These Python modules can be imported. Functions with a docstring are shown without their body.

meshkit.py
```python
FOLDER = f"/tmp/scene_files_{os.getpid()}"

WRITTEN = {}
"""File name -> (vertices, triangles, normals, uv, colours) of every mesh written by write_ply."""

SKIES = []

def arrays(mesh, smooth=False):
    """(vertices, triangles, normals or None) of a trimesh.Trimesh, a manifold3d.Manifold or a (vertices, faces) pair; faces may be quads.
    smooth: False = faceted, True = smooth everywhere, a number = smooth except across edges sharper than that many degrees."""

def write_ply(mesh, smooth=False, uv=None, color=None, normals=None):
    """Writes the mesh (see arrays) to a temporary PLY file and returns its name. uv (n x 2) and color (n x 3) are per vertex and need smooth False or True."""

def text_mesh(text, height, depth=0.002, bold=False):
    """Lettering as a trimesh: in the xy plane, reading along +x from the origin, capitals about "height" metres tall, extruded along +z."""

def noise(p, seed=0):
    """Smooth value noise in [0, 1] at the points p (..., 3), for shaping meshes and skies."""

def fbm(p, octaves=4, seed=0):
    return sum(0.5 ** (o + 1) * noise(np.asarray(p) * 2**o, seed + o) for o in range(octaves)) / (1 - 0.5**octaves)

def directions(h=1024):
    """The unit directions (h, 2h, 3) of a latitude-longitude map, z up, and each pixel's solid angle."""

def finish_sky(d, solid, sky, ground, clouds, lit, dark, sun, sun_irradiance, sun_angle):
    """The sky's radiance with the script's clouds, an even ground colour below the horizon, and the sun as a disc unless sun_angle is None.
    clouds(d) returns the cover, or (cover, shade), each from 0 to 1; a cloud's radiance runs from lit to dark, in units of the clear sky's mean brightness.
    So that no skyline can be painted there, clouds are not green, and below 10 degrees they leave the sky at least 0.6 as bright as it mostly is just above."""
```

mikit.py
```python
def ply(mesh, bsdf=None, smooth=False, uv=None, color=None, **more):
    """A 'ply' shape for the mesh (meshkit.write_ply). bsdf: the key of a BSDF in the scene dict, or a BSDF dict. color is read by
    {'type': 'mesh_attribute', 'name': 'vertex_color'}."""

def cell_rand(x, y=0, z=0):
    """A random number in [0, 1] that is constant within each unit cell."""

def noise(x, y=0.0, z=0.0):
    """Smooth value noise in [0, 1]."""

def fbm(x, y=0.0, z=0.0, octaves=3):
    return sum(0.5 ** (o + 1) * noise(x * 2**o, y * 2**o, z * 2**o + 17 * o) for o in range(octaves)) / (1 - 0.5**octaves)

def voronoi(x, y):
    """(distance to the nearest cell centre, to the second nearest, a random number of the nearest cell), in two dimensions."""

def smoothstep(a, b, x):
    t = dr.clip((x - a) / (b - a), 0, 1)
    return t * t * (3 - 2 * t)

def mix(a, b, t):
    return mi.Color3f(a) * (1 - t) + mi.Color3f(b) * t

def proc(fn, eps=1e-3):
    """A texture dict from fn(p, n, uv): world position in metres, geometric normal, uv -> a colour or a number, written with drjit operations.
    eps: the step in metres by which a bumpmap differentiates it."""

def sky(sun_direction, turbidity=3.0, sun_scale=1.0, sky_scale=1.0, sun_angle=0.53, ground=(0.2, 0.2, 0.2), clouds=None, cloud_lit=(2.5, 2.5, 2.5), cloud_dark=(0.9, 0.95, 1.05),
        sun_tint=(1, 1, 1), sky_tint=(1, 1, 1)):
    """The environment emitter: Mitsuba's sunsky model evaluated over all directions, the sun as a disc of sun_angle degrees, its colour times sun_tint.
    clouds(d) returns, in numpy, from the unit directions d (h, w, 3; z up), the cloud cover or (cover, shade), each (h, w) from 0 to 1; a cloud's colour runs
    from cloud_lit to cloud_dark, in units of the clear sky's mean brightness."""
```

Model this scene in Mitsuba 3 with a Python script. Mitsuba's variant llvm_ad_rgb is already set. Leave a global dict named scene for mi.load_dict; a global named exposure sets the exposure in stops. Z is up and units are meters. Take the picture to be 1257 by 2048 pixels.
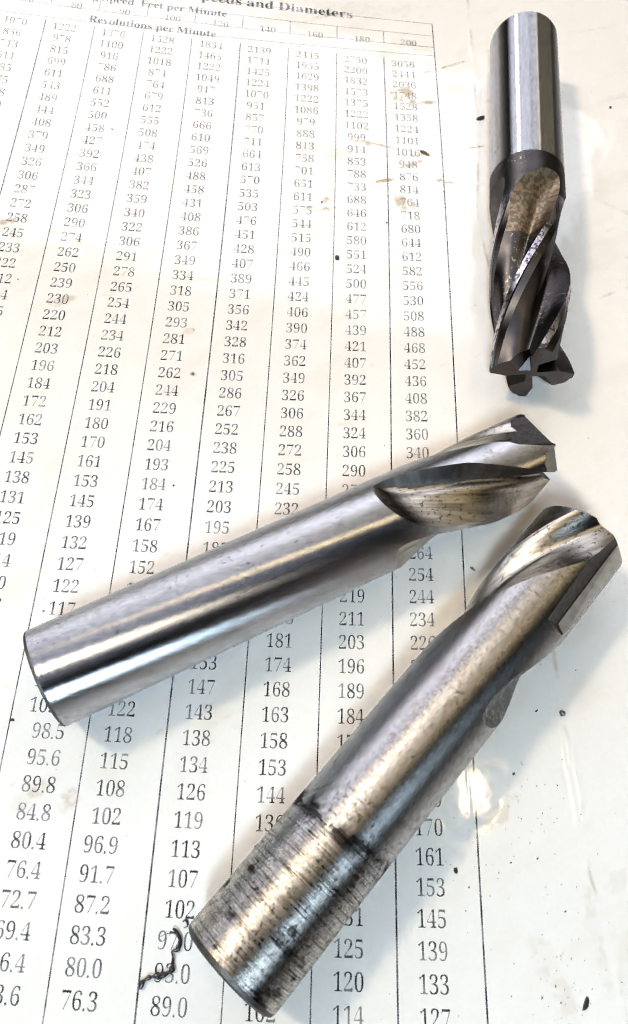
import math, json
import numpy as np, trimesh, manifold3d as m3, mitsuba as mi, drjit as dr, mikit, meshkit
from shapely import Polygon, union_all
from mikit import noise, fbm, smoothstep, mix, cell_rand, voronoi

# ------------------------------------------------------------------ camera, lamps, exposure
T = mi.ScalarTransform4f
U = 0.0098                      # one table column, in metres (the cutters are 12.7 mm in diameter)
CAM = np.array([0.97056, -6.64483, 10.22039]) * U
FWD = np.array([0.03978, 0.41165, -0.91047])
UPV = np.array([-0.05150, 0.91083, 0.40956])
scene, labels = {'type': 'scene'}, {}
scene['camera'] = {'type': 'thinlens', 'fov': 68.64, 'fov_axis': 'y', 'aperture_radius': 0.00022, 'focus_distance': 0.112,
                   'near_clip': 0.01, 'far_clip': 50.0,
                   'to_world': T().look_at(origin=CAM.tolist(), target=(CAM + FWD).tolist(), up=UPV.tolist())}
exposure = -0.06
# workshop lamps: name, direction from the work (x, y, 1), distance in metres, size (w, h) in metres, turn in degrees, radiance
LAMPS = [('ceiling_lamp', (-0.52, 0.28), 1.3, (1.08, 1.0), 12, (1.05, 1.07, 1.22)),
         ('key_lamp', (-0.72, 0.26), 1.2, (0.13, 0.13), 0, (135.0, 115.0, 84.0)),
         ('bench_lamp', (-0.20, -0.80), 0.95, (0.13, 0.17), 12, (60.0, 75.0, 86.0)),
         ('overhead_lamp', (0.28, 0.03), 1.2, (0.05, 0.09), 0, (58.7, 44.6, 23.5)),
         ('wall_lamp', (0.66, 0.42), 1.2, (1.2, 0.8), 0, (0.50, 0.42, 0.29)),
         ('window_lamp', (-0.25, 1.25), 1.5, (1.7, 0.48), 0, (3.3, 3.25, 3.5))]

# ------------------------------------------------------------------ helpers
def put(key, mesh, bsdf, smooth=False, uv=None, label=None, category=None, group=None, kind=None, **more):
    scene[key] = mikit.ply(mesh, bsdf, smooth=smooth, uv=uv, **more)
    say(key, label, category, group, kind)
    return key
def say(key, label=None, category=None, group=None, kind=None):
    d = {k: v for k, v in (('label', label), ('category', category), ('group', group), ('kind', kind)) if v}
    if d: labels[key] = d
def tx(fn, eps=4e-5): return mikit.proc(fn, eps=eps)
def rgb(*c): return {'type': 'rgb', 'value': list(c)}

for name, (hx, hy), dist, (w, h), turn, rad in LAMPS:
    d = np.array([hx, hy, 1.0]); d /= np.linalg.norm(d); c = d * dist
    up = [math.sin(math.radians(turn)), math.cos(math.radians(turn)), 0.0]
    fr = T().look_at(origin=c.tolist(), target=[0, 0, 0], up=up)
    scene[name + '__diffuser'] = {'type': 'rectangle', 'to_world': fr @ T().scale([w / 2, h / 2, 1]),
                                  'bsdf': {'type': 'diffuse', 'reflectance': rgb(.1, .1, .1)}, 'emitter': {'type': 'area', 'radiance': rgb(*rad)}}
    b = trimesh.creation.box([w + .03, h + .03, .04]); b.apply_translation([0, 0, -.023]); b.apply_transform(np.array(fr.matrix))
    put(name + '__housing', b, {'type': 'twosided', 'b': {'type': 'diffuse', 'reflectance': rgb(.12, .12, .12)}})
LL = {'ceiling_lamp': 'large pale ceiling lamp panel above and behind the chart', 'bench_lamp': 'cool white bench lamp above the near edge of the chart',
      'key_lamp': 'small bright warm lamp in front of the ceiling panel', 'overhead_lamp': 'small warm lamp straight above the cutters', 'wall_lamp': 'dim warm wall lamp to the right of the chart', 'window_lamp': 'wide pale window light beyond the far end of the chart'}
for k, v in LL.items(): say(k, v, 'lamp')

# ------------------------------------------------------------------ the bench and the laminated chart
def W2(c, r):
    """World x, y of table column c, row r: the print on the chart is slightly bowed."""
    c = (np.asarray(c, float) - 5) / 4; r = (np.asarray(r, float) - 25) / 25
    B = np.stack([1 + 0 * c, c, r, c * r, r * r, c * c, r ** 3, c * r * r], -1)
    return B @ PAGE * U
PAGE = np.array([[0.0139, -0.0197], [4.0132, 0.0804], [-0.0497, -8.3561], [0.0504, 0.0267], [-0.0425, 0.017], [-0.0261, 0.0723], [0.0472, 0.0367], [0.019, -0.2341]])

def ridge(x, y, pts, w, y0=-9, y1=99):
    """1 along a polyline x(y) of the film (world units of U), falling off over w."""
    xs = mi.Float(0)
    for (ya, xa), (yb, xb) in zip(pts[:-1], pts[1:]):
        t = dr.clip((y - ya) / (yb - ya), 0, 1)
        xs = dr.select((y >= ya), xa + (xb - xa) * t, xs)
    xs = dr.select(y < pts[0][0], pts[0][1], xs)
    d = (x - xs) / w
    return dr.exp(-d * d) * smoothstep(y0 - .6, y0, y) * (1 - smoothstep(y1, y1 + .6, y))
R3 = np.array([[0.99788, 0.05150, 0.03978], [0.03060, -0.91083, 0.41165], [0.05743, -0.40956, -0.91047]])
def at(px, py, z=0.0):
    """World point (units of U) on the plane z that stands at this place of the chart."""
    d = R3 @ np.array([(px - 628.5) / 1500, (py - 1024) / 1500, 1.0]); c = CAM / U
    return c + d * (z - c[2]) / d[2]
def track(*pts): return sorted([(float(q[1]), float(q[0])) for q in (at(*p) for p in pts)])
EDGE = track((950, 150), (957, 300), (957, 440), (985, 545), (1012, 680), (1047, 790), (1085, 1010), (1110, 1290), (1120, 1420), (1146, 1500), (1163, 1580), (1172, 1680), (1185, 1760), (1240, 1930))
RIDGES = [(EDGE, .035, 1.3), (track((1130, 1500), (1164, 1660), (1178, 1750), (1215, 1850), (1262, 2010)), .022, 1.1), (track((1150, 1600), (1172, 1700), (1186, 1770), (1240, 1880)), .018, .9),
          (track((785, 100), (793, 400), (805, 900), (812, 1400), (815, 1700), (810, 2040)), .022, .8), (track((378, 60), (362, 240), (318, 560), (262, 900), (200, 1270)), .03, .55),
          (track((440, 100), (420, 400), (385, 700), (345, 1000)), .02, .4), (track((860, 120), (880, 500), (905, 900)), .025, .35)]
def film_h(p, n, uv):
    """Height of the laminating film in metres."""
    x, y = p.x / U, p.y / U
    h = 1.6e-4 * fbm(x * .42 + 3.1, y * .36 + 8.3, 0.5, octaves=2) + 1.5e-4 * dr.abs(fbm(x * .8 + 11., y * .55 + 4., 2.5, octaves=3) - .5) + 7e-5 * dr.abs(fbm(x * 1.9 + 1., y * 1.5 + 7., 6.5, octaves=2) - .5)
    h += 3.2e-5 * fbm(x * 2.3, y * 1.7, 4.2, octaves=3)
    m = smoothstep(.42, .62, fbm(x * .5 + 20, y * .5, 9.0, octaves=2) + .22 * smoothstep(-1., -7., y))
    h += 1.3e-5 * smoothstep(-3.5, -8.5, y - .15 * x) * smoothstep(.35, .7, fbm(x * .7 + 2, y * .7, 4., octaves=3)) * fbm(x * 9, y * 9, 5.0, octaves=2)
    h += 2.4e-6 * m * noise(x * 12, y * 12, 2.0) + 1.2e-6 * noise(x * 5, y * 5, 3.)
    for pts, w, a in RIDGES: h += 2.4e-5 * a * ridge(x + .05 * noise(y * 1.3, a * 9), y, pts, w) * (.35 + noise(y * 1.9, a * 31., 4.))
    return h
def dirt(x, y):
    u, v = x * .8 + y * .6, y * .8 - x * .6
    a = smoothstep(.50, .78, fbm(u * .7 + 5, v * 1.9 + 2, 1.5, octaves=4))
    b = smoothstep(.66, .78, fbm(u * 3.1 + 40, v * 6.1, 7.5, octaves=4)) * smoothstep(.45, .7, fbm(x * .45, y * .45 + 9, 3.3, octaves=2))
    return a, b
def spot(x, y, cx, cy, rx, ry, ang=0.0, rough=.5):
    c, s = math.cos(ang), math.sin(ang)
    u, v = ((x - cx) * c + (y - cy) * s) / rx, ((y - cy) * c - (x - cx) * s) / ry
    d = dr.sqrt(u * u + v * v) + rough * (fbm(x * 5, y * 5, 3.0, octaves=5) - .5) * 3.4
    return (1 - smoothstep(.45, 1.1, d)) * (.25 + .75 * smoothstep(.38, .62, fbm(x * 9, y * 9, 1., octaves=3)))
STAINS = [(640, 35, .5, .06, .5, .45), (905, 130, .5, .03, .5, .8), (980, 100, .3, .03, .6, .6), (945, 295, .35, .035, .25, .8), (860, 205, .12, .06, .2, .9), (760, 290, .3, .04, -.2, .7), (650, 398, .12, .1, .4, .8), (350, 520, .4, .02, .2, .3), (130, 600, .25, .1, .3, .35), (60, 1590, .3, .12, .8, .3), (140, 1600, .2, .15, .5, .35), (1010, 980, .4, .05, .7, .25), (1215, 590, .25, .05, .5, .3), (985, 200, .25, .04, .5, .5), (805, 190, .34, .16, .3, .75), (835, 205, .22, .1, .2, .8), (815, 412, .25, .25, -.4, .7), (765, 362, .26, .045, .35, .95), (850, 308, .3, .03, .3, .5), (893, 363, .2, .05, -.1, .7),
          (735, 287, .35, .06, -.1, .5), (640, 420, .3, .06, .3, .8), (380, 662, .11, .08, 0, .8), (387, 748, .07, .05, 0, .8), (890, 135, .5, .03, .45, .6), (820, 330, .35, .04, .5, .6),
          (1180, 60, .5, .08, .3, .10), (1235, 195, .4, .12, .5, .12), (1170, 385, .4, .05, .3, .14), (1240, 420, .5, .08, -.5, .14), (20, 440, .3, .08, .4, .6), (640, 300, .7, .25, 0, .2),
          (740, 20, 1.4, .3, .1, .12), (1195, 1880, .10, .9, .18, .14), (1240, 1760, .4, .10, .6, .10), (1110, 1960, .14, .6, .4, .16), (985, 1640, .6, .12, .8, .25), (1130, 590, .2, .3, 0, .15), (620, 415, .1, .08, 0, .7)]
SP = [(*at(a, b)[:2], rx, ry, an, k) for a, b, rx, ry, an, k in STAINS]
def paper_col(p, n, uv):
    x, y = p.x / U, p.y / U
    base = mix((.865, .81, .755), (.825, .825, .81), smoothstep(2., -7., y + .25 * x) )  # cooler and greyer towards the lower right: light falloff put into the colour
    base *= .965 + .07 * fbm(x * .8, y * .8, 6.6, octaves=3)
    a, b = dirt(x, y)
    c = mix(base, (.66, .59, .44), .20 * a)
    c = mix(c, (.55, .43, .25), .22 * b)
    e = ridge(x + .04 * noise(y * 3.), y, EDGE, .03) * smoothstep(.42, .75, fbm(x * 2., y * 3.5, 5., octaves=3))
    c = mix(c, (.30, .24, .14), .4 * e)
    for cx, cy, rx, ry, an, k in SP: c = mix(c, (.40, .29, .15), dr.minimum(1.0, 1.15 * k) * spot(x, y, cx, cy, rx, ry, an))
    f = noise(x * 30, y * 30, 1.0)
    return c * (.985 + .03 * f)
def film(color, rough=.075):
    return {'type': 'twosided', 'b': {'type': 'bumpmap', 'arbitrary': tx(film_h), 'scale': 1.0,
            'bsdf': {'type': 'principled', 'base_color': color, 'roughness': rough, 'specular': .5}}}
scene['paper_white'] = film(tx(paper_col))
def ink_col(p, n, uv):
    x, y = p.x / U, p.y / U
    w = smoothstep(.35, .75, fbm(x * 9, y * 9, 2.0, octaves=3))
    return mix((.026, .026, .034), (.24, .24, .26), w)
scene['ink_black'] = film(tx(ink_col))
scene['bench_grey'] = {'type': 'twosided', 'b': {'type': 'principled', 'base_color': rgb(.22, .2, .18), 'roughness': .6}}

def sheet(x0, x1, y0, y1, z, n):
    xs, ys = np.linspace(x0, x1, n), np.linspace(y0, y1, n)
    X, Y = np.meshgrid(xs, ys); v = np.c_[X.ravel(), Y.ravel(), 0 * X.ravel() + z]
    i, j = np.meshgrid(np.arange(n - 1), np.arange(n - 1)); k = (j * n + i).ravel()
    return (v, np.vstack([np.c_[k, k + 1, k + n + 1], np.c_[k, k + n + 1, k + n]])), v[:, :2].copy()
bench = trimesh.creation.box([0.9, 0.9, .03]); bench.apply_translation([0, 0, -.0165])
put('bench_top', bench, 'bench_grey', kind='structure')
pm = trimesh.creation.box([22 * U, 26 * U, .0012]); pm.apply_translation([1.2 * U, 0.3 * U, -.0007])
put('speed_chart__backing', pm, 'bench_grey')
m, uv = sheet(-9.8 * U, 12.2 * U, -12.7 * U, 13.3 * U, 0.0, 2)
put('speed_chart__paper', m, 'paper_white', uv=uv)
say('speed_chart', 'large laminated paper chart printed with columns of numbers, stained, under the cutters', 'chart')

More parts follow.
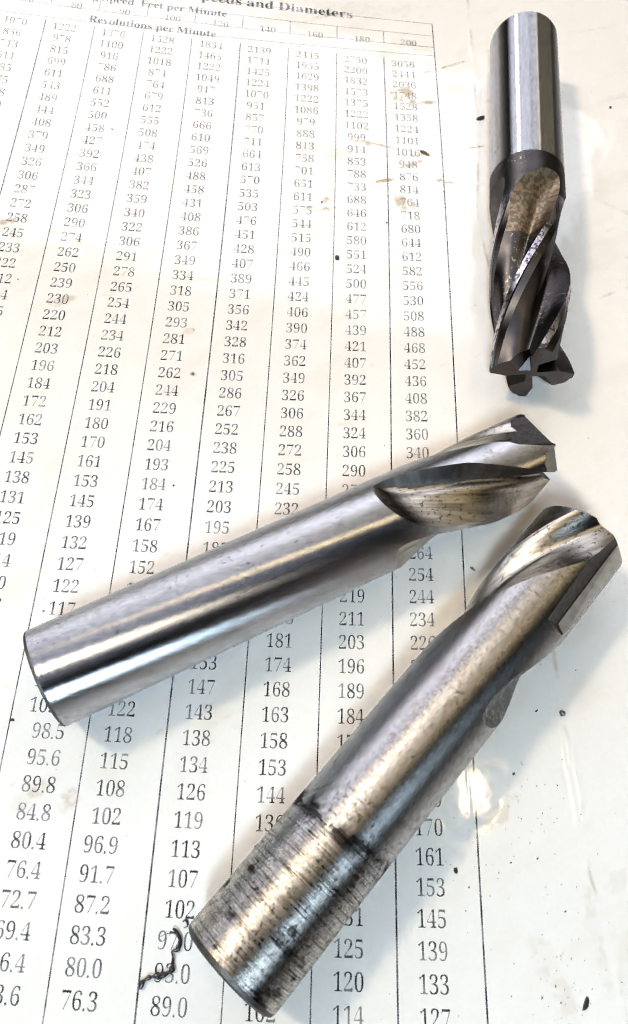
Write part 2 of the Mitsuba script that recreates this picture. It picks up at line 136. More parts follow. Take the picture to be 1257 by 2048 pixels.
GLYPHS = r'''{"0":[797,[[[[86,448],[86,607],[98,724],[129,847],[184,951],[264,1025],[301,1043],[374,1055],[497,1049],[546,1031],[589,1000],[656,920],[693,840],[718,755],[736,613],[736,436],[718,301],[687,196],[626,92],[558,31],[479,0],[344,0],[270,25],[202,80],[141,178],[104,301]],[[239,467],[258,239],[296,126],[329,93],[399,68],[449,74],[506,100],[545,158],[571,270],[583,431],[583,625],[571,785],[552,878],[532,923],[499,956],[436,981],[392,981],[334,962],[289,917],[270,865],[252,767]]]]],"1":[797,[[[[98,865],[248,927],[405,1043],[521,1037],[522,135],[535,101],[563,80],[602,68],[706,67],[730,43],[706,12],[184,12],[160,37],[184,67],[288,68],[327,81],[361,107],[374,141],[374,889],[356,908],[298,907],[221,816],[166,773],[135,773],[117,791]]]]],"2":[797,[[[[86,18],[86,153],[293,358],[434,518],[502,636],[534,774],[534,853],[508,929],[475,962],[406,987],[355,988],[300,969],[253,936],[227,884],[202,736],[141,755],[110,785],[92,847],[98,914],[129,969],[160,1000],[245,1043],[331,1055],[429,1055],[552,1031],[601,1000],[663,926],[681,865],[681,779],[663,712],[601,607],[540,534],[177,174],[209,147],[571,154],[661,199],[687,237],[699,288],[712,294],[718,147],[712,18],[705,12]]]]],"3":[797,[[[[80,129],[86,215],[123,252],[135,239],[135,214],[161,156],[212,111],[294,80],[338,74],[418,86],[494,118],[526,150],[545,182],[564,253],[564,337],[552,381],[488,458],[381,503],[245,515],[252,577],[337,577],[424,602],[458,621],[496,666],[528,750],[528,859],[508,917],[457,968],[399,988],[343,988],[286,968],[253,942],[228,898],[209,816],[209,767],[190,761],[135,779],[98,822],[92,914],[110,957],[178,1018],[270,1049],[423,1055],[479,1049],[534,1037],[583,1012],[644,957],[669,914],[681,871],[681,779],[644,687],[577,620],[506,581],[490,560],[501,547],[558,534],[632,491],[681,442],[706,399],[718,350],[718,245],[687,147],[650,98],[583,43],[534,18],[442,0],[264,0],[184,18],[141,43],[104,80]]]]],"4":[797,[[[[55,368],[74,411],[336,838],[380,926],[422,966],[454,1025],[466,1037],[601,1037],[608,386],[623,369],[644,368],[656,356],[761,350],[755,288],[656,288],[609,261],[608,147],[635,100],[736,67],[761,37],[736,12],[307,12],[282,37],[307,67],[350,68],[407,86],[453,120],[466,172],[465,261],[417,288],[61,288]],[[110,380],[141,356],[416,356],[465,383],[472,882],[457,901],[421,901],[388,862],[117,414]]]]],"5":[797,[[[[98,202],[110,227],[135,245],[167,157],[218,105],[288,80],[332,74],[387,80],[469,111],[507,144],[533,183],[558,295],[546,418],[520,469],[481,508],[368,552],[252,552],[166,528],[129,540],[129,613],[172,1031],[650,1037],[663,896],[656,798],[644,804],[638,848],[624,869],[609,883],[553,902],[238,902],[190,872],[172,639],[188,621],[221,610],[295,626],[479,620],[528,607],[613,558],[675,485],[706,393],[706,252],[669,147],[607,74],[497,12],[436,0],[270,0],[209,12],[153,43],[123,74],[98,123]]]]],"6":[797,[[[[104,387],[104,583],[123,699],[160,816],[227,933],[325,1018],[405,1049],[448,1055],[583,1049],[663,1012],[699,963],[712,890],[699,853],[656,810],[638,804],[607,810],[588,916],[542,975],[467,994],[358,955],[320,917],[283,848],[258,767],[239,655],[241,610],[255,596],[285,588],[411,632],[564,626],[632,589],[681,540],[712,485],[730,423],[736,301],[712,184],[650,80],[571,18],[503,0],[368,0],[294,25],[215,92],[172,147],[129,252]],[[239,485],[252,282],[277,195],[308,138],[352,94],[411,74],[467,74],[518,93],[557,132],[589,221],[595,380],[576,468],[531,532],[454,564],[388,564],[280,521]]]]],"7":[797,[[[[104,982],[117,1037],[736,1031],[730,951],[356,49],[331,12],[294,12],[288,24],[294,43],[660,873],[619,902],[220,902],[143,863],[123,810],[123,767],[110,761]]]]],"8":[797,[[[[80,233],[80,301],[104,380],[141,429],[184,466],[261,511],[279,533],[160,644],[123,718],[117,853],[153,945],[221,1012],[288,1043],[460,1055],[571,1031],[607,1006],[663,945],[687,890],[699,804],[687,730],[669,693],[613,638],[531,588],[518,569],[531,553],[644,485],[706,417],[730,368],[742,313],[742,239],[730,178],[699,117],[638,55],[552,12],[491,0],[313,0],[215,31],[141,92],[98,160]],[[209,216],[228,157],[285,94],[361,62],[423,55],[536,93],[575,131],[607,201],[613,257],[601,315],[556,379],[475,435],[361,482],[309,464],[234,383],[209,313]],[[252,768],[272,720],[347,652],[429,614],[479,620],[550,677],[570,716],[583,761],[583,853],[557,917],[525,956],[455,987],[392,994],[310,962],[277,929],[252,865]]]]],"9":[797,[[[[86,736],[98,822],[135,914],[209,1000],[282,1043],[350,1055],[423,1055],[521,1031],[613,957],[663,883],[699,785],[718,675],[718,460],[706,374],[675,258],[632,166],[571,92],[497,31],[411,0],[233,6],[172,43],[141,86],[129,172],[147,190],[173,144],[217,100],[306,68],[375,68],[457,99],[508,151],[558,269],[583,418],[582,481],[565,497],[520,497],[448,442],[386,417],[258,423],[209,448],[141,509],[110,564],[92,632]],[[227,682],[240,612],[259,568],[323,516],[417,497],[486,516],[521,546],[538,548],[583,601],[583,724],[552,866],[514,930],[468,963],[405,982],[309,955],[265,911],[240,848],[227,767]]]]],"S":[853,[[[[92,343],[141,344],[160,257],[204,163],[266,88],[329,50],[411,31],[485,37],[543,63],[587,107],[613,201],[581,285],[499,349],[264,466],[166,552],[123,626],[110,675],[110,785],[160,908],[221,969],[276,1000],[417,1025],[668,975],[692,990],[706,1025],[742,1025],[742,699],[706,699],[674,793],[630,863],[568,925],[498,963],[400,975],[348,963],[284,911],[264,864],[271,783],[328,713],[638,558],[730,479],[761,436],[785,356],[785,227],[736,110],[638,25],[540,-12],[448,-25],[337,-18],[210,24],[167,25],[142,3],[135,-25],[92,-25]]]]],"p":[816,[[[[37,-307],[37,-270],[63,-269],[103,-242],[117,-183],[117,564],[102,617],[81,638],[43,644],[43,681],[313,681],[320,599],[380,663],[466,699],[546,699],[626,669],[718,571],[755,479],[767,411],[755,215],[699,86],[626,12],[515,-25],[423,-12],[326,48],[332,-216],[354,-251],[436,-270],[429,-307]],[[325,148],[377,75],[447,61],[481,75],[514,107],[540,171],[552,247],[546,479],[514,573],[467,607],[411,607],[384,594],[325,516]]]]],"e":[663,[[[[43,282],[43,399],[67,503],[117,589],[190,656],[313,699],[417,693],[503,656],[577,577],[613,479],[620,362],[258,355],[277,213],[314,144],[353,111],[411,92],[454,92],[531,124],[589,184],[620,166],[613,135],[577,86],[497,18],[429,-12],[356,-25],[276,-18],[196,12],[147,49],[98,110],[61,190]],[[258,431],[440,427],[435,571],[402,637],[337,650],[290,616],[258,528]]]]],"d":[810,[[[[55,196],[43,386],[74,515],[117,595],[178,656],[258,693],[344,699],[399,687],[476,633],[490,634],[484,915],[456,950],[387,963],[387,1000],[699,1000],[699,123],[726,75],[773,61],[773,25],[632,12],[491,-18],[483,69],[429,12],[362,-18],[289,-25],[227,-12],[147,37],[98,98]],[[258,259],[276,146],[316,81],[355,62],[387,61],[432,81],[459,107],[491,172],[491,527],[471,574],[413,613],[335,606],[302,580],[283,542],[258,417]]]]],"s":[632,[[[[80,233],[117,233],[160,120],[225,56],[325,31],[371,44],[403,69],[423,124],[403,182],[340,232],[178,313],[104,387],[80,454],[86,546],[117,613],[166,663],[215,687],[344,699],[477,669],[503,699],[534,699],[534,485],[503,485],[446,592],[369,644],[307,650],[267,637],[240,610],[230,571],[240,525],[279,486],[448,405],[534,331],[564,245],[564,172],[528,67],[460,6],[393,-18],[276,-18],[179,18],[148,18],[110,-18],[80,-18]]]]],"a":[755,[[[[43,110],[55,209],[104,276],[215,344],[435,423],[429,585],[396,631],[330,650],[268,644],[228,609],[270,528],[270,485],[245,442],[190,417],[147,417],[104,436],[74,485],[74,552],[92,595],[141,644],[239,687],[405,699],[540,669],[601,620],[632,558],[644,485],[644,92],[668,74],[706,92],[718,74],[718,55],[675,12],[607,-18],[509,-18],[454,18],[434,69],[356,12],[288,-12],[166,-18],[117,0],[74,37]],[[258,161],[277,101],[313,74],[389,93],[434,137],[433,366],[366,349],[302,304],[264,234]]]]],"n":[834,[[[[37,30],[84,45],[117,105],[117,570],[96,623],[43,644],[43,681],[325,681],[333,605],[380,650],[448,687],[564,699],[650,669],[687,632],[724,521],[724,92],[751,44],[798,37],[798,0],[442,0],[442,37],[488,45],[515,99],[515,521],[502,568],[459,595],[390,582],[325,515],[325,86],[353,44],[393,37],[393,0],[37,0]]]]],"D":[1086,[[[[31,963],[31,1000],[607,994],[755,957],[871,890],[945,810],[988,730],[1025,583],[1025,411],[1012,337],[988,258],[926,153],[834,74],[669,12],[577,0],[43,0],[43,37],[126,56],[159,111],[160,876],[146,917],[120,943]],[[399,124],[418,71],[448,55],[540,55],[635,93],[705,169],[736,238],[761,344],[767,607],[723,793],[691,850],[635,907],[590,932],[515,951],[427,938],[399,883]]]]],"i":[436,[[[[37,30],[96,51],[117,105],[117,576],[96,630],[43,644],[43,681],[325,681],[325,92],[352,45],[393,37],[393,0],[37,0]]],[[[110,877],[110,933],[135,982],[166,1006],[209,1018],[294,994],[331,933],[331,877],[307,828],[276,804],[233,791],[178,798],[147,816]]]]],"m":[1215,[[[[37,31],[84,45],[117,105],[117,570],[96,623],[43,644],[43,681],[319,681],[326,593],[417,675],[491,699],[589,693],[644,669],[704,586],[785,663],[890,699],[945,699],[1012,681],[1067,632],[1104,521],[1104,92],[1131,45],[1178,31],[1178,0],[828,0],[828,37],[868,44],[896,87],[896,533],[876,580],[846,595],[809,595],[764,576],[712,515],[712,92],[739,45],[779,37],[779,0],[436,0],[436,37],[489,51],[509,105],[509,509],[490,573],[453,595],[383,581],[319,509],[319,105],[334,57],[386,37],[386,0],[37,0]]]]],"t":[503,[[[[43,656],[213,830],[282,926],[319,926],[320,685],[454,681],[454,614],[319,608],[319,135],[346,94],[368,89],[415,106],[448,160],[485,147],[472,104],[436,49],[362,-6],[319,-18],[215,-18],[166,0],[123,49],[104,123],[104,607],[43,614]]]]],"r":[632,[[[[37,31],[96,51],[117,105],[117,576],[96,630],[43,644],[43,681],[319,681],[327,575],[399,656],[448,687],[534,699],[589,681],[632,626],[632,546],[595,497],[552,485],[503,491],[439,563],[405,571],[351,525],[331,479],[325,104],[347,57],[392,37],[429,37],[436,0],[37,0]]]]],"C":[1025,[[[[55,466],[61,595],[92,712],[172,847],[294,951],[368,988],[491,1018],[632,1018],[822,957],[871,957],[906,984],[920,1018],[957,1018],[957,675],[914,681],[852,813],[758,913],[657,963],[534,969],[457,937],[394,874],[344,762],[319,632],[313,461],[325,337],[363,207],[407,137],[476,81],[521,62],[596,49],[669,55],[801,106],[869,155],[945,233],[982,190],[896,92],[828,43],[718,-6],[613,-25],[436,-12],[294,43],[178,141],[123,221],[74,344]]]]],"u":[822,[[[[25,644],[25,681],[313,681],[313,135],[347,87],[417,80],[458,100],[503,154],[503,559],[477,630],[417,644],[417,681],[712,681],[712,117],[739,75],[791,61],[791,31],[662,18],[503,-18],[495,75],[423,12],[350,-18],[270,-25],[178,0],[135,43],[104,129],[98,589],[77,631]]]]],"g":[718,[[[[31,-184],[43,-117],[131,-54],[86,-18],[55,31],[55,110],[104,178],[210,240],[129,288],[67,362],[49,423],[49,503],[80,583],[160,656],[215,681],[307,699],[429,693],[503,669],[693,669],[693,589],[595,584],[638,491],[638,405],[601,319],[558,276],[503,245],[436,227],[287,227],[254,213],[221,171],[228,132],[263,111],[540,98],[601,80],[650,49],[681,0],[693,-49],[693,-110],[663,-190],[595,-252],[509,-288],[405,-307],[239,-307],[104,-270],[55,-233]],[[160,-165],[205,-225],[251,-245],[441,-252],[544,-213],[576,-167],[577,-129],[550,-94],[522,-80],[215,-74],[173,-114]],[[252,394],[264,336],[304,283],[350,270],[410,304],[436,387],[436,540],[416,610],[383,643],[325,650],[277,616],[252,533]]]]],"F":[883,[[[[31,963],[31,1000],[865,994],[859,699],[828,699],[803,799],[771,856],[689,920],[576,945],[448,945],[420,937],[399,903],[403,541],[479,546],[537,572],[594,642],[620,755],[663,761],[663,258],[626,258],[601,376],[550,452],[479,485],[399,484],[399,142],[411,91],[446,56],[564,37],[564,0],[37,0],[37,37],[126,63],[159,123],[166,839],[159,885],[133,931]]]]],"M":[1393,[[[[31,0],[31,37],[100,50],[145,82],[166,142],[165,872],[152,917],[126,943],[31,963],[31,1000],[411,994],[694,329],[717,360],[982,994],[1356,994],[1356,963],[1293,950],[1247,918],[1227,858],[1227,141],[1247,76],[1274,50],[1350,37],[1350,0],[865,0],[865,37],[953,56],[994,117],[987,830],[964,799],[632,0],[589,0],[583,12],[263,781],[250,807],[236,810],[233,122],[246,83],[273,56],[368,37],[368,0]]]]],"R":[1037,[[[[37,0],[37,37],[106,50],[145,82],[166,161],[166,846],[145,918],[100,950],[37,963],[37,1000],[613,994],[767,957],[847,908],[883,865],[914,779],[902,644],[847,564],[742,503],[709,496],[700,478],[952,101],[1010,44],[1055,37],[1055,0],[742,0],[434,466],[399,460],[399,135],[419,76],[459,50],[528,37],[528,0]],[[399,523],[508,515],[554,528],[605,560],[650,624],[663,676],[656,829],[618,900],[554,938],[454,945],[420,931],[405,910]]]]],"v":[669,[[[[-6,644],[-6,681],[356,681],[362,650],[292,631],[282,596],[387,311],[405,291],[423,311],[528,583],[512,631],[448,644],[448,681],[669,681],[669,644],[622,624],[577,554],[350,-25],[307,-18],[60,598],[27,637]]]]],"o":[736,[[[[43,270],[43,405],[67,497],[98,558],[172,638],[252,681],[399,699],[515,669],[626,577],[675,485],[693,405],[693,270],[669,178],[638,117],[583,55],[485,-6],[350,-25],[276,-12],[202,18],[153,55],[92,129]],[[258,204],[270,115],[310,44],[349,25],[386,25],[447,64],[466,103],[478,178],[478,484],[447,610],[414,643],[381,656],[310,637],[276,584],[258,471]]]]],"l":[436,[[[[37,30],[96,51],[117,105],[117,895],[96,949],[43,963],[43,1000],[325,1000],[325,92],[352,45],[393,37],[393,0],[37,0]]]]],".":[330,[[[[90,0],[150,-20],[210,0],[230,60],[210,120],[150,140],[90,120],[70,60]]]]],",":[330,[[[[100,-160],[170,-90],[190,0],[100,20],[70,80],[110,150],[190,150],[240,80],[230,-30],[180,-130],[110,-190]]]]]}'''
GL = json.loads(GLYPHS)
GP = {}
for ch, (adv, polys) in GL.items():
    t = []
    for q in polys:
        v, f = trimesh.creation.triangulate_polygon(Polygon(q[0], q[1:]).buffer(0), engine='earcut')
        t.append((v, f))
    off = np.cumsum([0] + [len(v) for v, _ in t])
    GP[ch] = (adv / 1000, np.vstack([v for v, _ in t]) / 1000, np.vstack([f + o for (_, f), o in zip(t, off)]))
Z_INK = 4e-5
def text(s, c, r, h, xs, anchor='c'):
    """Flat lettering: h is the height of a capital in columns, (c, r) its middle in table coordinates."""
    x, vs, fs, n = 0.0, [], [], 0
    for ch in s:
        if ch == ' ': x += .36; continue
        adv, v, f = GP[ch]; vs.append(v + [x, 0]); fs.append(f + n); n += len(v); x += adv
    v = np.vstack(vs); wd = x * h * xs
    cc = c + v[:, 0] * h * xs - (wd / 2 if anchor == 'c' else 0); rr = r - (v[:, 1] - .5) * h / .334
    w = W2(cc, rr)
    return np.c_[w, np.full(len(w), Z_INK)], np.vstack(fs)
def flat(parts):
    n, vs, fs = 0, [], []
    for v, f in parts: vs.append(v); fs.append(np.asarray(f) + n); n += len(v)
    v, f = np.vstack(vs), np.vstack(fs)
    a = v[f]; s = np.cross(a[:, 1] - a[:, 0], a[:, 2] - a[:, 0])[:, 2] < 0
    f[s] = f[s][:, ::-1]
    return (v, f), v[:, :2].copy()
COLS = [
 '1070 856 713 611 535 475 428 389 357 332 306 285 267 251 238 225 214 203 194 186 178 171 164 158 153 143 134 126 119 113 107 102 97.2 93.0 89.2 85.6 82.3 79.2 76.4 73.8 71.3 69.0 66.8 62.9 59.4 56.3 53.5 50.9 48.6 46.5 44.6',
 '1222 978 815 699 611 543 489 444 408 379 349 326 306 287 272 258 245 233 222 212 204 195 188 181 175 163 153 144 136 129 122 116 111 106 102 97.6 93.9 90.4 87.3 84.2 81.5 78.8 76.4 71.9 67.9 64.3 61.1 58.2 55.6 53.1 51.0',
 '1376 1100 916 786 688 611 552 500 458 427 392 366 344 323 306 290 274 262 250 239 230 220 212 203 196 184 172 162 153 145 138 131 125 119 114 110 106 102 98.2 94.9 91.6 88.7 85.9 80.8 76.3 72.4 68.7 65.5 62.5 59.8 57.2',
 '1528 1222 1018 874 764 679 612 555 508 474 438 407 382 359 340 322 306 291 278 265 254 244 234 226 218 204 191 180 170 161 153 145 139 132 127 122 117 113 109 105 102 98.5 95.6 89.8 84.8 80.4 76.4 72.7 69.4 66.4 63.6',
 '1834 1465 1222 1049 917 813 736 666 610 569 526 488 458 431 408 386 367 349 334 318 305 293 281 271 262 244 229 216 204 193 184 174 167 158 152 146 141 136 131 126 122 118 115 108 102 96.9 91.7 87.2 83.3 80.0 76.3',
 '2139 1711 1425 1224 1070 951 857 770 711 664 613 570 535 503 476 451 428 407 389 371 356 342 328 316 305 286 267 252 238 225 213 203 195 185 178 171 164 158 153 147 143 138 134 126 119 113 107 102 97.0 93.0 89.0',
 '2445 1955 1629 1398 1222 1086 979 888 813 758 701 651 611 575 544 515 490 466 445 424 406 390 374 362 349 326 306 288 272 258 245 232 222 212 203 195 188 181 174 168 163 158 153 144 136 129 122 116 111 106 102',
 '2750 2200 1832 1573 1375 1222 1102 999 914 853 788 733 688 646 612 580 551 524 500 477 457 439 421 407 392 367 344 324 306 290 275 262 250 238 229 219 211 203 196 189 184 177 172 162 153 145 137 131 125 120 114',
 '3056 2444 2036 1748 1528 1358 1224 1101 1016 948 876 814 764 718 680 644 612 582 556 530 508 488 468 452 436 408 382 360 340 322 306 291 278 264 254 244 234 226 218 211 204 197 191 180 170 161 153 145 139 133 127']
nums = []
for c, col in enumerate(COLS):
    for r, s in enumerate(col.split()):
        dx = .0
        if c in (2, 3, 4, 5) and '.' in s: dx = -.02
        if c == 3 and r >= 41: dx = .12
        nums.append(text(s, c + dx, r, .19, .82))
for c, s in enumerate('70 80 90 100 120 140 160 180 200'.split()): nums.append(text(s, c + .15, -2.08 - (.12 if c == 8 else 0), .18, .82))
(m, uv) = flat(nums); put('speed_chart__printed_numbers', m, 'ink_black', uv=uv)
m, uv = flat([text('Cutting Speeds and Diameters', 2.2, -4.55, .26, .95, 'l'), text('Cutting Speed, Feet per Minute', .70, -3.12, .2, .9, 'l'), text('Revolutions per Minute', 1.45, -1.07, .2, .88, 'l')])
put('speed_chart__printed_heading', m, 'ink_black', uv=uv)
def line(c0, r0, c1, r1, w):
    n = 40; t = np.linspace(0, 1, n); a = W2(c0 + (c1 - c0) * t, r0 + (r1 - r0) * t); d = np.gradient(a, axis=0); d /= np.linalg.norm(d, axis=1, keepdims=True)
    q = np.c_[-d[:, 1], d[:, 0]] * w * U / 2; v = np.vstack([a + q, a - q]); k = np.arange(n - 1)
    return np.c_[v, np.full(2 * n, Z_INK + 1e-6)], np.vstack([np.c_[k, k + 1, k + n + 1], np.c_[k, k + n + 1, k + n]])
ls = []
for c in range(-1, 8):
    ls.append(line(c + .6, -.5, c + .6 + (-.03 if c > 4 else .02), 54, .016 + .006 * (c in (0, 4, 7))))
ls.append(line(8.70, -4.45, 8.60, 54, .022))
for c in range(-1, 8): ls.append(line(c + .62, -3.15, c + .62, -1.95, .014))
for r, e in ((-4.45, -4.2), (-3.15, -3.15), (-1.98, -1.85), (-.72, -.62)): ls.append(line(-2, e, 8.70, r if r != -.72 else -1.1, .014))
m, uv = flat(ls); put('speed_chart__ruled_lines', m, 'ink_black', uv=uv)

# ------------------------------------------------------------------ metals
def steel(refl, au, av, bump=None, scale=1.0):
    b = {'type': 'roughconductor', 'material': 'none', 'distribution': 'beckmann', 'specular_reflectance': refl, 'alpha_u': au, 'alpha_v': av}
    if bump is not None: b = {'type': 'bumpmap', 'arbitrary': tx(bump, 3e-5), 'scale': scale, 'bsdf': b}
    return {'type': 'twosided', 'b': b}
# uv of every cutter: u = arc length round the axis, v = distance along it, both in cutter radii
def bright_col(p, n, uv):
    u, v = uv.x, uv.y
    s = smoothstep(.66, .80, fbm(u * 26, v * 26, 1.0, octaves=3))
    t = noise(u * 5, v * 160, 2.0)
    c = mi.Color3f(.57, .585, .62) * (.86 + .2 * t)
    gr = noise(u * 24, v * 15, 7.)
    return c * (.80 + .34 * gr) * (1 - .75 * s * smoothstep(.35, .6, fbm(u * 2, v * 2, 5., octaves=2)))
def bright_bump(p, n, uv): return 2.0e-6 * noise(uv.x * 3, uv.y * 120, 4.) + 3e-6 * fbm(uv.x * 9, uv.y * 9, 1., octaves=3) + 1.4e-6 * noise(uv.x * 23, uv.y * 17, 3.)
scene['steel_bright'] = steel(tx(bright_col), .022, .36, bright_bump)
def worn_col(p, n, uv):
    u, v = uv.x, uv.y
    pits = smoothstep(.60, .74, fbm(u * 22, v * 22, 1.0, octaves=3))
    st = smoothstep(.5, .8, noise(u * 2.2, v * 75, 2.0)) * smoothstep(3.6, 2.2, v)
    band = smoothstep(.26, .08, dr.abs(v - 2.80 - .10 * noise(u * 3, 0., 0.))) * smoothstep(.40, .60, fbm(u * 3.1 + 2.3, v * 4., 1., octaves=3) + .06)
    blot = smoothstep(.66, .80, fbm(u * 3.1, v * 4.2, 8.0, octaves=3)) * smoothstep(3.4, 2.4, v)
    c = mix((.50, .50, .52), (.48, .46, .43), smoothstep(2.9, 2.2, v) * .6)
    c *= (.85 + .3 * noise(u * 3, v * 90, 6.))
    c = mix(c, (.30, .22, .13), .5 * smoothstep(.54, .68, fbm(u * 26 + 9, v * 22, 3., octaves=3)))
    c *= .74 + .30 * noise(u * 26, v * 24, 5.) + .26 * noise(u * 3., v * 66, 9.) * smoothstep(6.5, 2.5, v)
    k = dr.clip(.6 * pits * (.35 + .65 * smoothstep(.4, .65, fbm(u * 1.5, v * 1.5, 2., octaves=2))) + .55 * st + .85 * band + .7 * blot, 0, .93)
    return c * (1 - k)
def worn_bump(p, n, uv): return 9e-6 * noise(uv.x * 1.5, uv.y * 70, 4.) * smoothstep(4., 2., uv.y) + 9e-6 * fbm(uv.x * 14, uv.y * 14, 1., octaves=3) + 3.5e-6 * noise(uv.x * 24, uv.y * 20, 3.)
scene['steel_worn'] = steel(tx(worn_col), .10, .34, worn_bump)
def flute_col(p, n, uv):
    u, v = uv.x, uv.y
    g = .6 * noise((u + v * .6) * 2, (v * .6 - u) * 30, 3.) + .4 * noise((u + v * .6) * 1., (v * .6 - u) * 9, 6.)
    pits = smoothstep(.64, .74, fbm(u * 20, v * 20, 1.0, octaves=3))
    return mi.Color3f(.60, .57, .52) * (.35 + 1.15 * g) * (1 - .7 * pits)
def flute_bump(p, n, uv): return 7e-6 * noise((uv.x + uv.y * .9) * 2, (uv.y - uv.x * .9) * 40, 3.) + 6e-6 * fbm(uv.x * 10, uv.y * 10, 1., octaves=3)
scene['steel_flute'] = steel(tx(flute_col), .12, .25, flute_bump)
def dark_col(p, n, uv):
    u, v = uv.x, uv.y
    s = smoothstep(.66, .76, fbm(u * 24, v * 24, 1.0, octaves=3))
    c = mi.Color3f(.095, .09, .095) * (.7 + .6 * fbm(u * 4, v * 4, 2., octaves=3))
    return mix(c, (.75, .68, .52), .6 * s * smoothstep(.52, .62, fbm(u * 1.6 + 7, v * 1.6, 5., octaves=2)))
def dark_bump(p, n, uv): return 1.1e-5 * fbm(uv.x * 9, uv.y * 9, 1., octaves=4)
scene['coating_edge'] = steel(tx(lambda p, n, uv: mix((.55, .54, .62), (.12, .095, .10), smoothstep(.5, .72, fbm(uv.x * 22, uv.y * 16, 2., octaves=3)))), .10, .22)
scene['coating_dark'] = steel(tx(dark_col), .14, .26, dark_bump)
def rough_col(p, n, uv):
    k = fbm(uv.x * 15, uv.y * 15, 3., octaves=4)
    return mix((.17, .14, .11), (.34, .27, .20), smoothstep(.35, .65, k))
scene['flute_runout'] = steel(tx(rough_col), .34, .34, lambda p, n, uv: 2.5e-5 * fbm(uv.x * 11, uv.y * 11, 2., octaves=4))
scene['grime_black'] = {'type': 'twosided', 'b': {'type': 'principled', 'base_color': tx(lambda p, n, uv: mix((.010, .010, .011), (.16, .155, .15), smoothstep(.56, .72, fbm(uv.x * 19, uv.y * 19, 3., octaves=3)))), 'roughness': .4, 'specular': .5}}  # speckled grime, with the shade of the flute pocket painted into the black
scene['steel_grey'] = steel(tx(lambda p, n, uv: mi.Color3f(.33, .32, .31) * (.8 + .4 * fbm(uv.x * 9, uv.y * 9, 3., octaves=3))), .3, .3)
scene['steel_rake'] = steel(tx(lambda p, n, uv: mi.Color3f(.12, .116, .112) * (.5 + 1. * fbm(uv.x * 9, uv.y * 9, 3., octaves=3))), .3, .4)  # darker steel for the rake faces: their shade is in the colour
scene['steel_dull'] = steel(tx(lambda p, n, uv: mi.Color3f(.62, .60, .56) * (.7 + .5 * fbm(uv.x * 7, uv.y * 7, 3., octaves=3))), .5, .5)
scene['steel_shadowed'] = steel(tx(lambda p, n, uv: mi.Color3f(.13, .127, .125) * (.55 + .9 * fbm(uv.x * 16, uv.y * 16, 3., octaves=3))), .3, .3)  # darkened copy of the steel: painted shade for faces turned from the lamps

# ------------------------------------------------------------------ cutters (local: z along the axis from shank end to tip, x up, in radii)
HELIX = math.radians(32.5)
def pol(pts): return np.array([[r * math.cos(math.radians(a)), r * math.sin(math.radians(a))] for r, a in pts])
def flute_cutter(profile, edge, zref, z0, z1, runlen, nz=110, helix=None, power=5.5, rot=12.0, depth=None, mid=None):
    """Sweeps a section (degrees from the cutting edge) up the helix; before z0 + runlen it moves outward, so that it leaves the bar in a scoop."""
    helix = helix or HELIX
    make = profile if callable(profile) else (lambda k: profile)
    if callable(profile): depth, mid = 1.0 - profile.floor, profile.mid
    vs = []
    zz = np.r_[np.linspace(z0 - .12, z0 + runlen, nz // 2), np.linspace(z0 + runlen, z1, nz // 2 + 1)[1:]]
    for z in zz:
        t = max(0.0, (z0 + runlen - z) / runlen)
        sec = make(max(0.0, 1 - t) ** 1.3)
        if not Polygon(sec).exterior.is_ccw: sec = sec[::-1].copy()
        s = sec + depth * t ** power * np.array([math.cos(math.radians(mid)), math.sin(math.radians(mid))])
        a = math.radians(edge + rot * t) + helix * (z - zref)
        c, si = math.cos(a), math.sin(a)
        vs.append(np.c_[s[:, 0] * c - s[:, 1] * si, s[:, 0] * si + s[:, 1] * c, np.full(len(s), z)])
    n = len(vs[0]); v = np.vstack(vs); m = len(zz); f = []
    i = np.arange(n); j = (i + 1) % n
    for k in range(m - 1):
        a, b = k * n, (k + 1) * n
        f += [np.c_[a + i, a + j, b + j], np.c_[a + i, b + j, b + i]]
    c0, c1_ = np.asarray(m3.triangulate([vs[0][:, :2]])), np.asarray(m3.triangulate([vs[-1][:, :2]]))
    f += [c0[:, ::-1], c1_ + (m - 1) * n]
    return man(v, np.vstack(f))
def man(v, f):
    v, f = np.asarray(v, np.float32), np.asarray(f, np.uint32)
    M = m3.Manifold(m3.Mesh(vert_properties=v, tri_verts=f))
    if M.volume() < 0: M = m3.Manifold(m3.Mesh(vert_properties=v, tri_verts=f[:, ::-1].copy()))
    return M
def hull(pts): return m3.Manifold.hull_points(np.asarray(pts, float))
def frame(o, az, tip_drop=0.0):
    a = np.array([math.cos(az), math.sin(az), 0]); up = np.array([0, 0, 1.0]); y = np.cross(a, up)
    return np.c_[up, y, a], np.array([o[0], o[1], RAD])
RAD = .648
def bar(S, L, ch0, ch1, n=260):
    prof = [(0, S), (1 - ch0, S), (1 - ch0 * .28, S + ch0 * .45), (1, S + ch0 * 1.3), (1, L - ch1), (1 - ch1, L), (0, L)]
    return m3.Manifold.revolve(m3.CrossSection([np.array(prof, float)]), n)
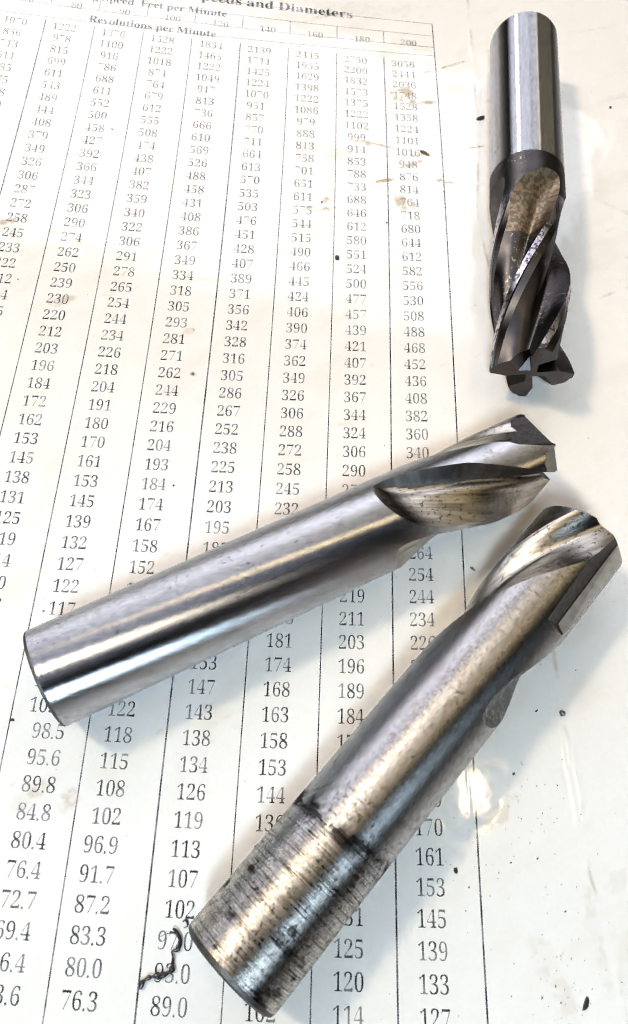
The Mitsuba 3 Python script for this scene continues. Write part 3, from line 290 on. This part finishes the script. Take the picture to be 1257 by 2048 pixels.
def emit_cutter(name, body, cutters, o, az, zones, label, rake=None, runout=None):
    """Cuts the bar, sorts its faces by the tool that left them, and writes one entry per part. zones: (part, from, to, material, label) of what is left of the bar."""
    ids, res = {}, body.as_original()
    base = res.original_id()
    for part, c in cutters:
        c = c.as_original(); ids[c.original_id()] = part; res = res - c
    Rm, org = frame(o, az)
    tris = {}
    cuts = [z[1] for z in zones[1:]]
    for part, lo, hi, mat, lab in zones:
        q = res
        if lo > -50: q = q.trim_by_plane((0, 0, 1), lo)
        if hi < 50: q = q.trim_by_plane((0, 0, -1), -hi)
        me = q.to_mesh()
        v = np.array(me.vert_properties[:, :3], float); f = np.array(me.tri_verts, int)
        own = np.zeros(len(f), int)
        for k in range(len(me.run_original_id)): own[me.run_index[k] // 3: me.run_index[k + 1] // 3] = me.run_original_id[k]
        z = v[f][:, :, 2]
        flat_cut = np.zeros(len(f), bool)
        for c in (lo, hi): flat_cut |= np.abs(z - c).max(1) < 1e-4
        for oid in np.unique(own):
            key = (part, mat, lab) if oid == base else ids.get(oid)
            if key is None: continue
            t = v[f[(own == oid) & ~flat_cut]]
            if not len(t): continue
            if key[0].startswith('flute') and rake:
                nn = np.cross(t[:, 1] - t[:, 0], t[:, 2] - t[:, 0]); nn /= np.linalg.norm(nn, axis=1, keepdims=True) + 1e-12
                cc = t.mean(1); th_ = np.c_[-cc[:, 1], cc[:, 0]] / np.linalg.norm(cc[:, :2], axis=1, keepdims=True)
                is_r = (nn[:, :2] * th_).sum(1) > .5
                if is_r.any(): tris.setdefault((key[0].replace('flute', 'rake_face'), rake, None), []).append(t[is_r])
                t = t[~is_r]
            if runout and key[0] == runout[3]:
                low = t[:, :, 2].mean(1) < runout[0]
                if low.any(): tris.setdefault(('run_out', runout[1], runout[2]), []).append(t[low])
                t = t[~low]
                if not len(t): continue
            tris.setdefault(key, []).append(t)
    for (part, mat, lab), ts in tris.items():
        t = np.concatenate(ts)
        m = trimesh.Trimesh(t.reshape(-1, 3), np.arange(len(t) * 3).reshape(-1, 3), process=False); m.merge_vertices(digits_vertex=5)
        m.update_faces(m.nondegenerate_faces(height=1e-7))
        m = trimesh.graph.smooth_shade(m, angle=math.radians(26), facet_minarea=None)
        lv, fa = np.array(m.vertices), np.array(m.faces)
        th = np.arctan2(lv[:, 1], lv[:, 0]); tf = th[fa]
        for q in np.nonzero(np.ptp(tf, axis=1) > math.pi)[0]:          # cut the seam of the angle
            for e in range(3):
                if th[fa[q, e]] < 0:
                    lv = np.vstack([lv, lv[fa[q, e]][None]]); th = np.r_[th, th[fa[q, e]] + 2 * math.pi]; fa[q, e] = len(lv) - 1
        put(f'{name}__{part}', ((lv @ Rm.T * RAD + org) * U, fa), mat, smooth=True, uv=np.c_[th, lv[:, 2]], label=lab)
    say(name, label, 'end mill', 'end mills lying on the chart')

def local(edge_deg, pts):
    """Points (radial along the edge direction, across, z) in the frame of one tooth."""
    a = math.radians(edge_deg); c, s = math.cos(a), math.sin(a)
    return [(x * c - y * s, x * s + y * c, z) for x, y, z in pts]

# cutter 1: dark coated, four flutes, tip towards the viewer
O1, A1 = (5.31807, 9.09115), -1.63927
S1 = 1.40; L1 = 13.68
def flute_section(width, mid, hook, at=17, spread=11, ramp=6.0, lip=1.5):
    """Section of a flute as a function of the depth of cut k: rake face at 0 degrees with a hollow in front of it, then a flat floor square to the direction mid that runs out at the heel."""
    floor = math.cos(math.radians(width - mid))
    def sec(k):
        a = np.r_[0, 2.5, np.arange(5, width, 3.0), width]
        f = floor / np.cos(np.radians(a - mid)) - k * hook * np.exp(-((a - at) / spread) ** 2)
        q = np.clip(a / ramp, 0, 1); q = 1 - (1 - q) ** (1.0 if ramp < 8 else 1.6)
        rake = 1.0 - q * (1.0 - f)
        r = np.where(a < ramp, np.maximum(rake, f), f); r[-1] = 1.0
        return pol([(lip, -9), (1.02, -1.2), *zip(r, a), (lip, width + 14), (1.8, width * .8), (2.1, width / 2), (1.8, width * .2)])
    sec.floor, sec.mid = floor, mid
    return sec
PR4 = flute_section(74, 30, .22, 24, 17)
H1 = math.radians(27.5)
REL4 = pol([(1.5, -30), (1.02, -31), (.90, -26), (.955, -10.5), (.985, -10), (1.02, -9.5), (1.5, -9)])
c1 = []
def sfx(name, k): return name if k == 0 else f'{name}_{k:03d}'
for k, e in enumerate((18, 108, 198, 288)):
    c1.append(((sfx('flute', k), 'coating_dark', None), flute_cutter(PR4, e, 14.0, 7.85, 14.3, 1.8, helix=H1)))
for k, e in enumerate((18, 108, 198, 288)):
    c1.append(((sfx('relief', k), 'coating_dark', None), flute_cutter(REL4, e, 14.0, 8.3, 14.3, 1.2, helix=H1, depth=.12, mid=-20, power=2.0, rot=0.0)))
for k, e in enumerate((18, 108, 198, 288)):
    z = L1
    c1.append(((sfx('end_gash', k), 'coating_dark', None), hull(local(e, [(.06, .02, z + .1), (1.4, .02, z + .1), (.10, .40, z + .1), (1.4, .95, z + .1), (.30, .02, z - .30), (1.4, .02, z - .60), (1.4, .3, z - .5)]))))
emit_cutter('end_mill', bar(S1, L1, .06, .02), c1, O1, A1,
            [('shank', -99, 7.25, 'steel_bright', None), ('coated_neck', 7.25, 8.6, 'coating_dark', 'dark blue-grey coated neck above the flutes'), ('cutting_land', 8.6, L1 - .12, 'coating_edge', None), ('end_teeth', L1 - .12, 99, 'coating_dark', None)],
            'dark coated four-flute end mill with bright polished shank, lying alone at the upper right', runout=(9.75, 'flute_runout', 'rough tan worn face where the flute begins', 'flute_001'))

# cutter 2: bright, leaf-shaped flute scoops, across the middle
O2, A2 = (-1.90654, -4.79602), 0.50228
L2 = 11.5
PR2 = flute_section(83, 35, .12)
PR2b = flute_section(54, 27, .03, ramp=24.0)
c2 = []
for k, (off, pr) in enumerate(((0, PR2), (-92, PR2b), (94, PR2), (188, PR2b))):
    c2.append(((sfx('flute', k), 'steel_flute', None), flute_cutter(pr, -6 + off, 9.58, (7.38 if off == 0 else 7.25) if pr is PR2 else 8.2, 12, 2.1, rot=25.0, power=5.0)))
for k, off in enumerate((0, 94, 188)):
    z = L2; e = -6 + off + math.degrees(HELIX) * (L2 - 9.58)
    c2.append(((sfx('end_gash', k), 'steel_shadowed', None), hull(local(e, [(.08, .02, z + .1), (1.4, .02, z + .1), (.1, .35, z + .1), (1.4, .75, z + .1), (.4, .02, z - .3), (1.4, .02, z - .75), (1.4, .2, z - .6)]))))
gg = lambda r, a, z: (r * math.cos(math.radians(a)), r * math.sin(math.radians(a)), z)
c2.append((('end_facet', 'steel_shadowed', None), hull([gg(1.01, -52, 11.15), gg(1.01, 15, 11.35), gg(.93, -8, 10.62), gg(1.5, -50, 11.1), gg(1.5, 15, 11.3), gg(1.5, -14, 10.6), gg(.90, -50, 11.7), gg(.86, 15, 11.7), gg(1.5, -50, 11.7), gg(1.5, 15, 11.7)])))  # facet turned from the light, its shade painted by the dark steel
rc = np.random.default_rng(4)
c2.append((('chipped_corner', 'steel_dull', 'pale chipped corner of a tooth'), hull([gg(r, a, z) for r, a, z in ((.93, 18, 11.30), (1.3, 16, 11.22), (.95, 32, 11.08), (1.3, 32, 11.0), (.86, 58, 11.16), (1.3, 60, 11.08), (.84, 20, 11.7), (1.3, 18, 11.7), (.74, 58, 11.7), (1.3, 62, 11.7))])))
emit_cutter('end_mill_001', bar(0, L2, .05, .03), c2, O2, A2,
            [('shank_chamfer', -99, .065, 'steel_shadowed', 'dark bevelled end of the shank'), ('shank', .065, 7.0, 'steel_bright', None), ('cutting_land', 7.0, 99, 'steel_bright', None)],  # the bevel is darkened by colour to stand for its shaded side
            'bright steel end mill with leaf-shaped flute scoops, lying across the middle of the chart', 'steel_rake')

# cutter 3: worn, two wide flutes, nearest the viewer
O3, A3 = (0.61527, -7.88560), 0.86827
L3 = 11.0
PR3 = flute_section(74, 34, .07, 30, 20, 30.0)
c3 = []
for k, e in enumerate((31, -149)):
    c3.append(((sfx('flute', k), 'steel_flute' if k else 'grime_black', None if k else 'dark grimy flute on the lower side'), flute_cutter(PR3, e, 7.1, 6.05, 11.4, 1.8, power=3.5)))  # the lower flute is grimy and also has its shade painted in
g = lambda r, a, z: (r * math.cos(math.radians(a)), r * math.sin(math.radians(a)), z)
c3.append((('end_notch', 'steel_shadowed', 'dark ground notch beside the tip'), hull([g(1.02, 23, 8.42), g(1.3, 23, 8.42), g(.88, 46, 8.60), g(1.04, 62, 8.52), g(1.4, 66, 8.45), g(1.01, 16, 11.4), g(1.3, 16, 11.4), g(.78, 50, 11.4), g(1.02, 66, 11.4), g(1.4, 70, 11.4)])))  # dark colour stands in for shade on the notch wall
c3.append((('notch_floor', 'steel_dull', None), hull([g(.872, 48, 8.64), g(1.03, 63, 8.56), g(1.4, 67, 8.5), g(1.3, 50, 8.6), g(.77, 52, 11.4), g(1.02, 67, 11.4), g(1.4, 71, 11.4), g(1.3, 54, 11.4)])))
emit_cutter('end_mill_002', bar(0, L3, .09, .20), c3, O3, A3,
            [('shank_chamfer', -99, .117, 'steel_shadowed', 'dark bevelled end of the shank'), ('shank', .117, 5.9, 'steel_worn', None), ('cutting_land', 5.9, 99, 'steel_worn', None)],  # shade of the bevel facing away from the lamps, put into its colour
            'worn scratched end mill with two wide flutes, lying nearest the viewer at the lower right')

# ------------------------------------------------------------------ swarf and grit on the chart
scene['chip_black'] = {'type': 'twosided', 'b': {'type': 'principled', 'base_color': rgb(.045, .043, .05), 'roughness': .28, 'metallic': .7, 'specular': .5}}
scene['chip_steel'] = {'type': 'twosided', 'b': {'type': 'principled', 'base_color': rgb(.20, .17, .12), 'roughness': .35, 'metallic': .8}}
def tube(pts, rad, sides=9, seed=0):
    """A curled shaving: a ragged flat ribbon along points given in columns."""
    from scipy.interpolate import PchipInterpolator
    pts, rad = np.asarray(pts, float), np.asarray(rad, float)
    t = np.r_[0, np.cumsum(np.linalg.norm(np.diff(pts, axis=0), axis=1))]; tt = np.linspace(0, t[-1], 70)
    c = np.c_[[PchipInterpolator(t, pts[:, k])(tt) for k in range(3)]].T; r = PchipInterpolator(t, rad)(tt)
    r = r * .85 * (.55 + .8 * meshkit.noise(np.c_[tt * 22, tt * 0 + seed, tt * 0], seed))
    d = np.gradient(c, axis=0); d /= np.linalg.norm(d, axis=1, keepdims=True); a = np.cross(d, [0, 0, 1.0]); a /= np.linalg.norm(a, axis=1, keepdims=True); b = np.cross(a, d)
    an = np.arange(sides) * 2 * math.pi / sides
    w = r[:, None] * (.7 + .6 * meshkit.noise(np.stack(list(np.meshgrid(tt * 30, an * 2, indexing='ij')) + [np.full((70, sides), float(seed))], -1), seed + 3))
    v = c[:, None] + w[..., None] * (np.cos(an)[None, :, None] * a[:, None] + .55 * np.sin(an)[None, :, None] * b[:, None])
    v[..., 2] = np.maximum(v[..., 2], .004)
    i, j = np.meshgrid(np.arange(69), np.arange(sides), indexing='ij')
    f = np.stack([i * sides + j, i * sides + (j + 1) % sides, (i + 1) * sides + (j + 1) % sides, (i + 1) * sides + j], -1).reshape(-1, 4)
    e = [[0, k + 1, k] for k in range(1, sides - 1)] + [[69 * sides, 69 * sides + k, 69 * sides + k + 1] for k in range(1, sides - 1)]
    return trimesh.Trimesh(v.reshape(-1, 3) * U, np.vstack([f[:, [0, 1, 2]], f[:, [0, 2, 3]], e]), process=False)
def px(pts, z): return [[*at(a, b)[:2], z] for a, b in pts]
curl = tube(px([(347, 1856), (357, 1866), (361, 1881), (356, 1898), (345, 1902), (347, 1912), (347, 1921), (345, 1936), (330, 1948), (300, 1954), (285, 1966), (282, 1978)], .045), [.012, .03, .032, .03, .012, .016, .026, .036, .038, .030, .034, .010], seed=5)
put('curled_shaving', curl, 'chip_black', smooth=40, label='long black curled metal shaving between the columns beside the worn cutter shank, bottom left', category='shaving')
put('curled_shaving__barb', tube(px([(361, 1881), (346, 1866), (322, 1873)], .03), [.008, .006, .004], seed=2), 'chip_steel', smooth=40)
hook = tube(px([(366, 1843), (373, 1840), (376, 1850), (368, 1855)], .03), [.010, .012, .010, .006], seed=3)
put('small_shaving', hook, 'chip_black', smooth=40, label='tiny hooked black shaving touching the bottom end of the worn cutter', category='shaving')
rng = np.random.default_rng(11)
def chip(px_, py_, ln, wd, ang, ht=.05, seed=0):
    r = np.random.default_rng(seed)
    pts = []
    for k in range(12):
        a = k / 12 * 2 * math.pi + r.uniform(-.2, .2); q = r.uniform(.65, 1.1)
        pts += [(ln / 2 * q * math.copysign(abs(math.cos(a)) ** .6, math.cos(a)), wd / 2 * q * math.sin(a), 0), (ln / 2 * q * .8 * math.cos(a), wd / 2 * q * .8 * math.sin(a), ht * r.uniform(.5, 1))]
    h = trimesh.convex.convex_hull(np.array(pts)); c, s_ = math.cos(ang), math.sin(ang); v = h.vertices @ np.array([[c, s_, 0], [-s_, c, 0], [0, 0, 1]])
    o = at(px_, py_); return trimesh.Trimesh((v + [o[0], o[1], .003]) * U, h.faces, process=False)
CHIPS = [(962, 238, .20, .09, .45, 'chip_black', 'black chip lying left of the dark coated cutter shank'),
         (849, 307, .24, .07, -.55, 'chip_steel', 'slim bent metal sliver over the number 1016'),
         (675, 516, .08, .11, .2, 'chip_black', 'small black L-shaped chip left of the number 551'),
         (1172, 2008, .07, .20, -.45, 'chip_black', 'black bar-shaped chip in the bottom right corner'),
         (1125, 1427, .08, .09, .3, 'chip_black', 'black chip on the film crease right of the worn cutter'),
         (946, 1138, .10, .04, -.7, 'chip_steel', 'pale twisted chip between the two lower cutter heads'),
         (1221, 216, .06, .05, .4, 'chip_black', 'tiny black chip right of the polished upper shank'),
         (912, 1741, .05, .09, .1, 'chip_black', 'dark wedge-shaped chip right of the number 161'),
         (1073, 1422, .05, .03, .6, 'chip_black', 'tiny oblong chip left of the black chip on the film crease'),
         (1028, 1548, .035, .035, 0, 'chip_black', 'round black grain beyond the right side of the worn shank'),
         (774, 446, .035, .035, 0, 'chip_black', 'black grain on the ruled line left of the number 680'),
         (644, 405, .04, .04, 0, 'chip_black', 'black grain right of the number 611'),
         (348, 971, .035, .035, 0, 'chip_black', 'black grain just right of the number 184'),
         (88, 1222, .04, .035, 0, 'chip_steel', 'brown grain left of the number 117'),
         (25, 1440, .06, .045, 0, 'chip_black', 'black grain on the ruled line at the left edge'),
         (225, 259, .035, .03, 0, 'chip_steel', 'brown grain right of the number 458'),
         (387, 748, .05, .045, 0, 'chip_steel', 'tan grain right of the number 262'),
         (150, 1318, .02, .02, 0, None, None)]
n = 0
for k, (a, b, ln, wd, an, mat, lab) in enumerate(CHIPS):
    if mat is None: continue
    put('metal_chip' if n == 0 else f'metal_chip_{n:03d}', chip(a, b, ln, wd, an, min(ln, wd) * .6, k), mat, label=lab, category='chip', group='metal chips scattered on the chart'); n += 1
grit = []
for k in range(420):
    a, b = rng.uniform(0, 1257), rng.uniform(0, 2048)
    if rng.random() > (.85 if a > 900 else .3): continue
    w = rng.choice([.008, .012, .018], p=[.7, .26, .04]) * rng.uniform(.6, 1.2)
    grit.append(chip(a, b, w * rng.uniform(1, 1.8), w, rng.uniform(0, 3), w * .6, 100 + k))
for a, b, sp, m in ((1130, 1990, 40, 40), (1060, 1600, 70, 30), (1000, 1700, 60, 30), (1080, 1290, 30, 14), (1110, 1900, 40, 20), (830, 220, 40, 10)):
    for k in range(m):
        w = rng.choice([.008, .012, .020], p=[.5, .4, .1]); grit.append(chip(a + rng.normal() * sp, b + rng.normal() * sp * 1.3, w * rng.uniform(1, 2), w, rng.uniform(0, 3), w * .6, 900 + k))
put('grit', trimesh.util.concatenate(grit), 'chip_black', label='fine dark grit and metal dust sprinkled over the film', category='grit', kind='stuff')
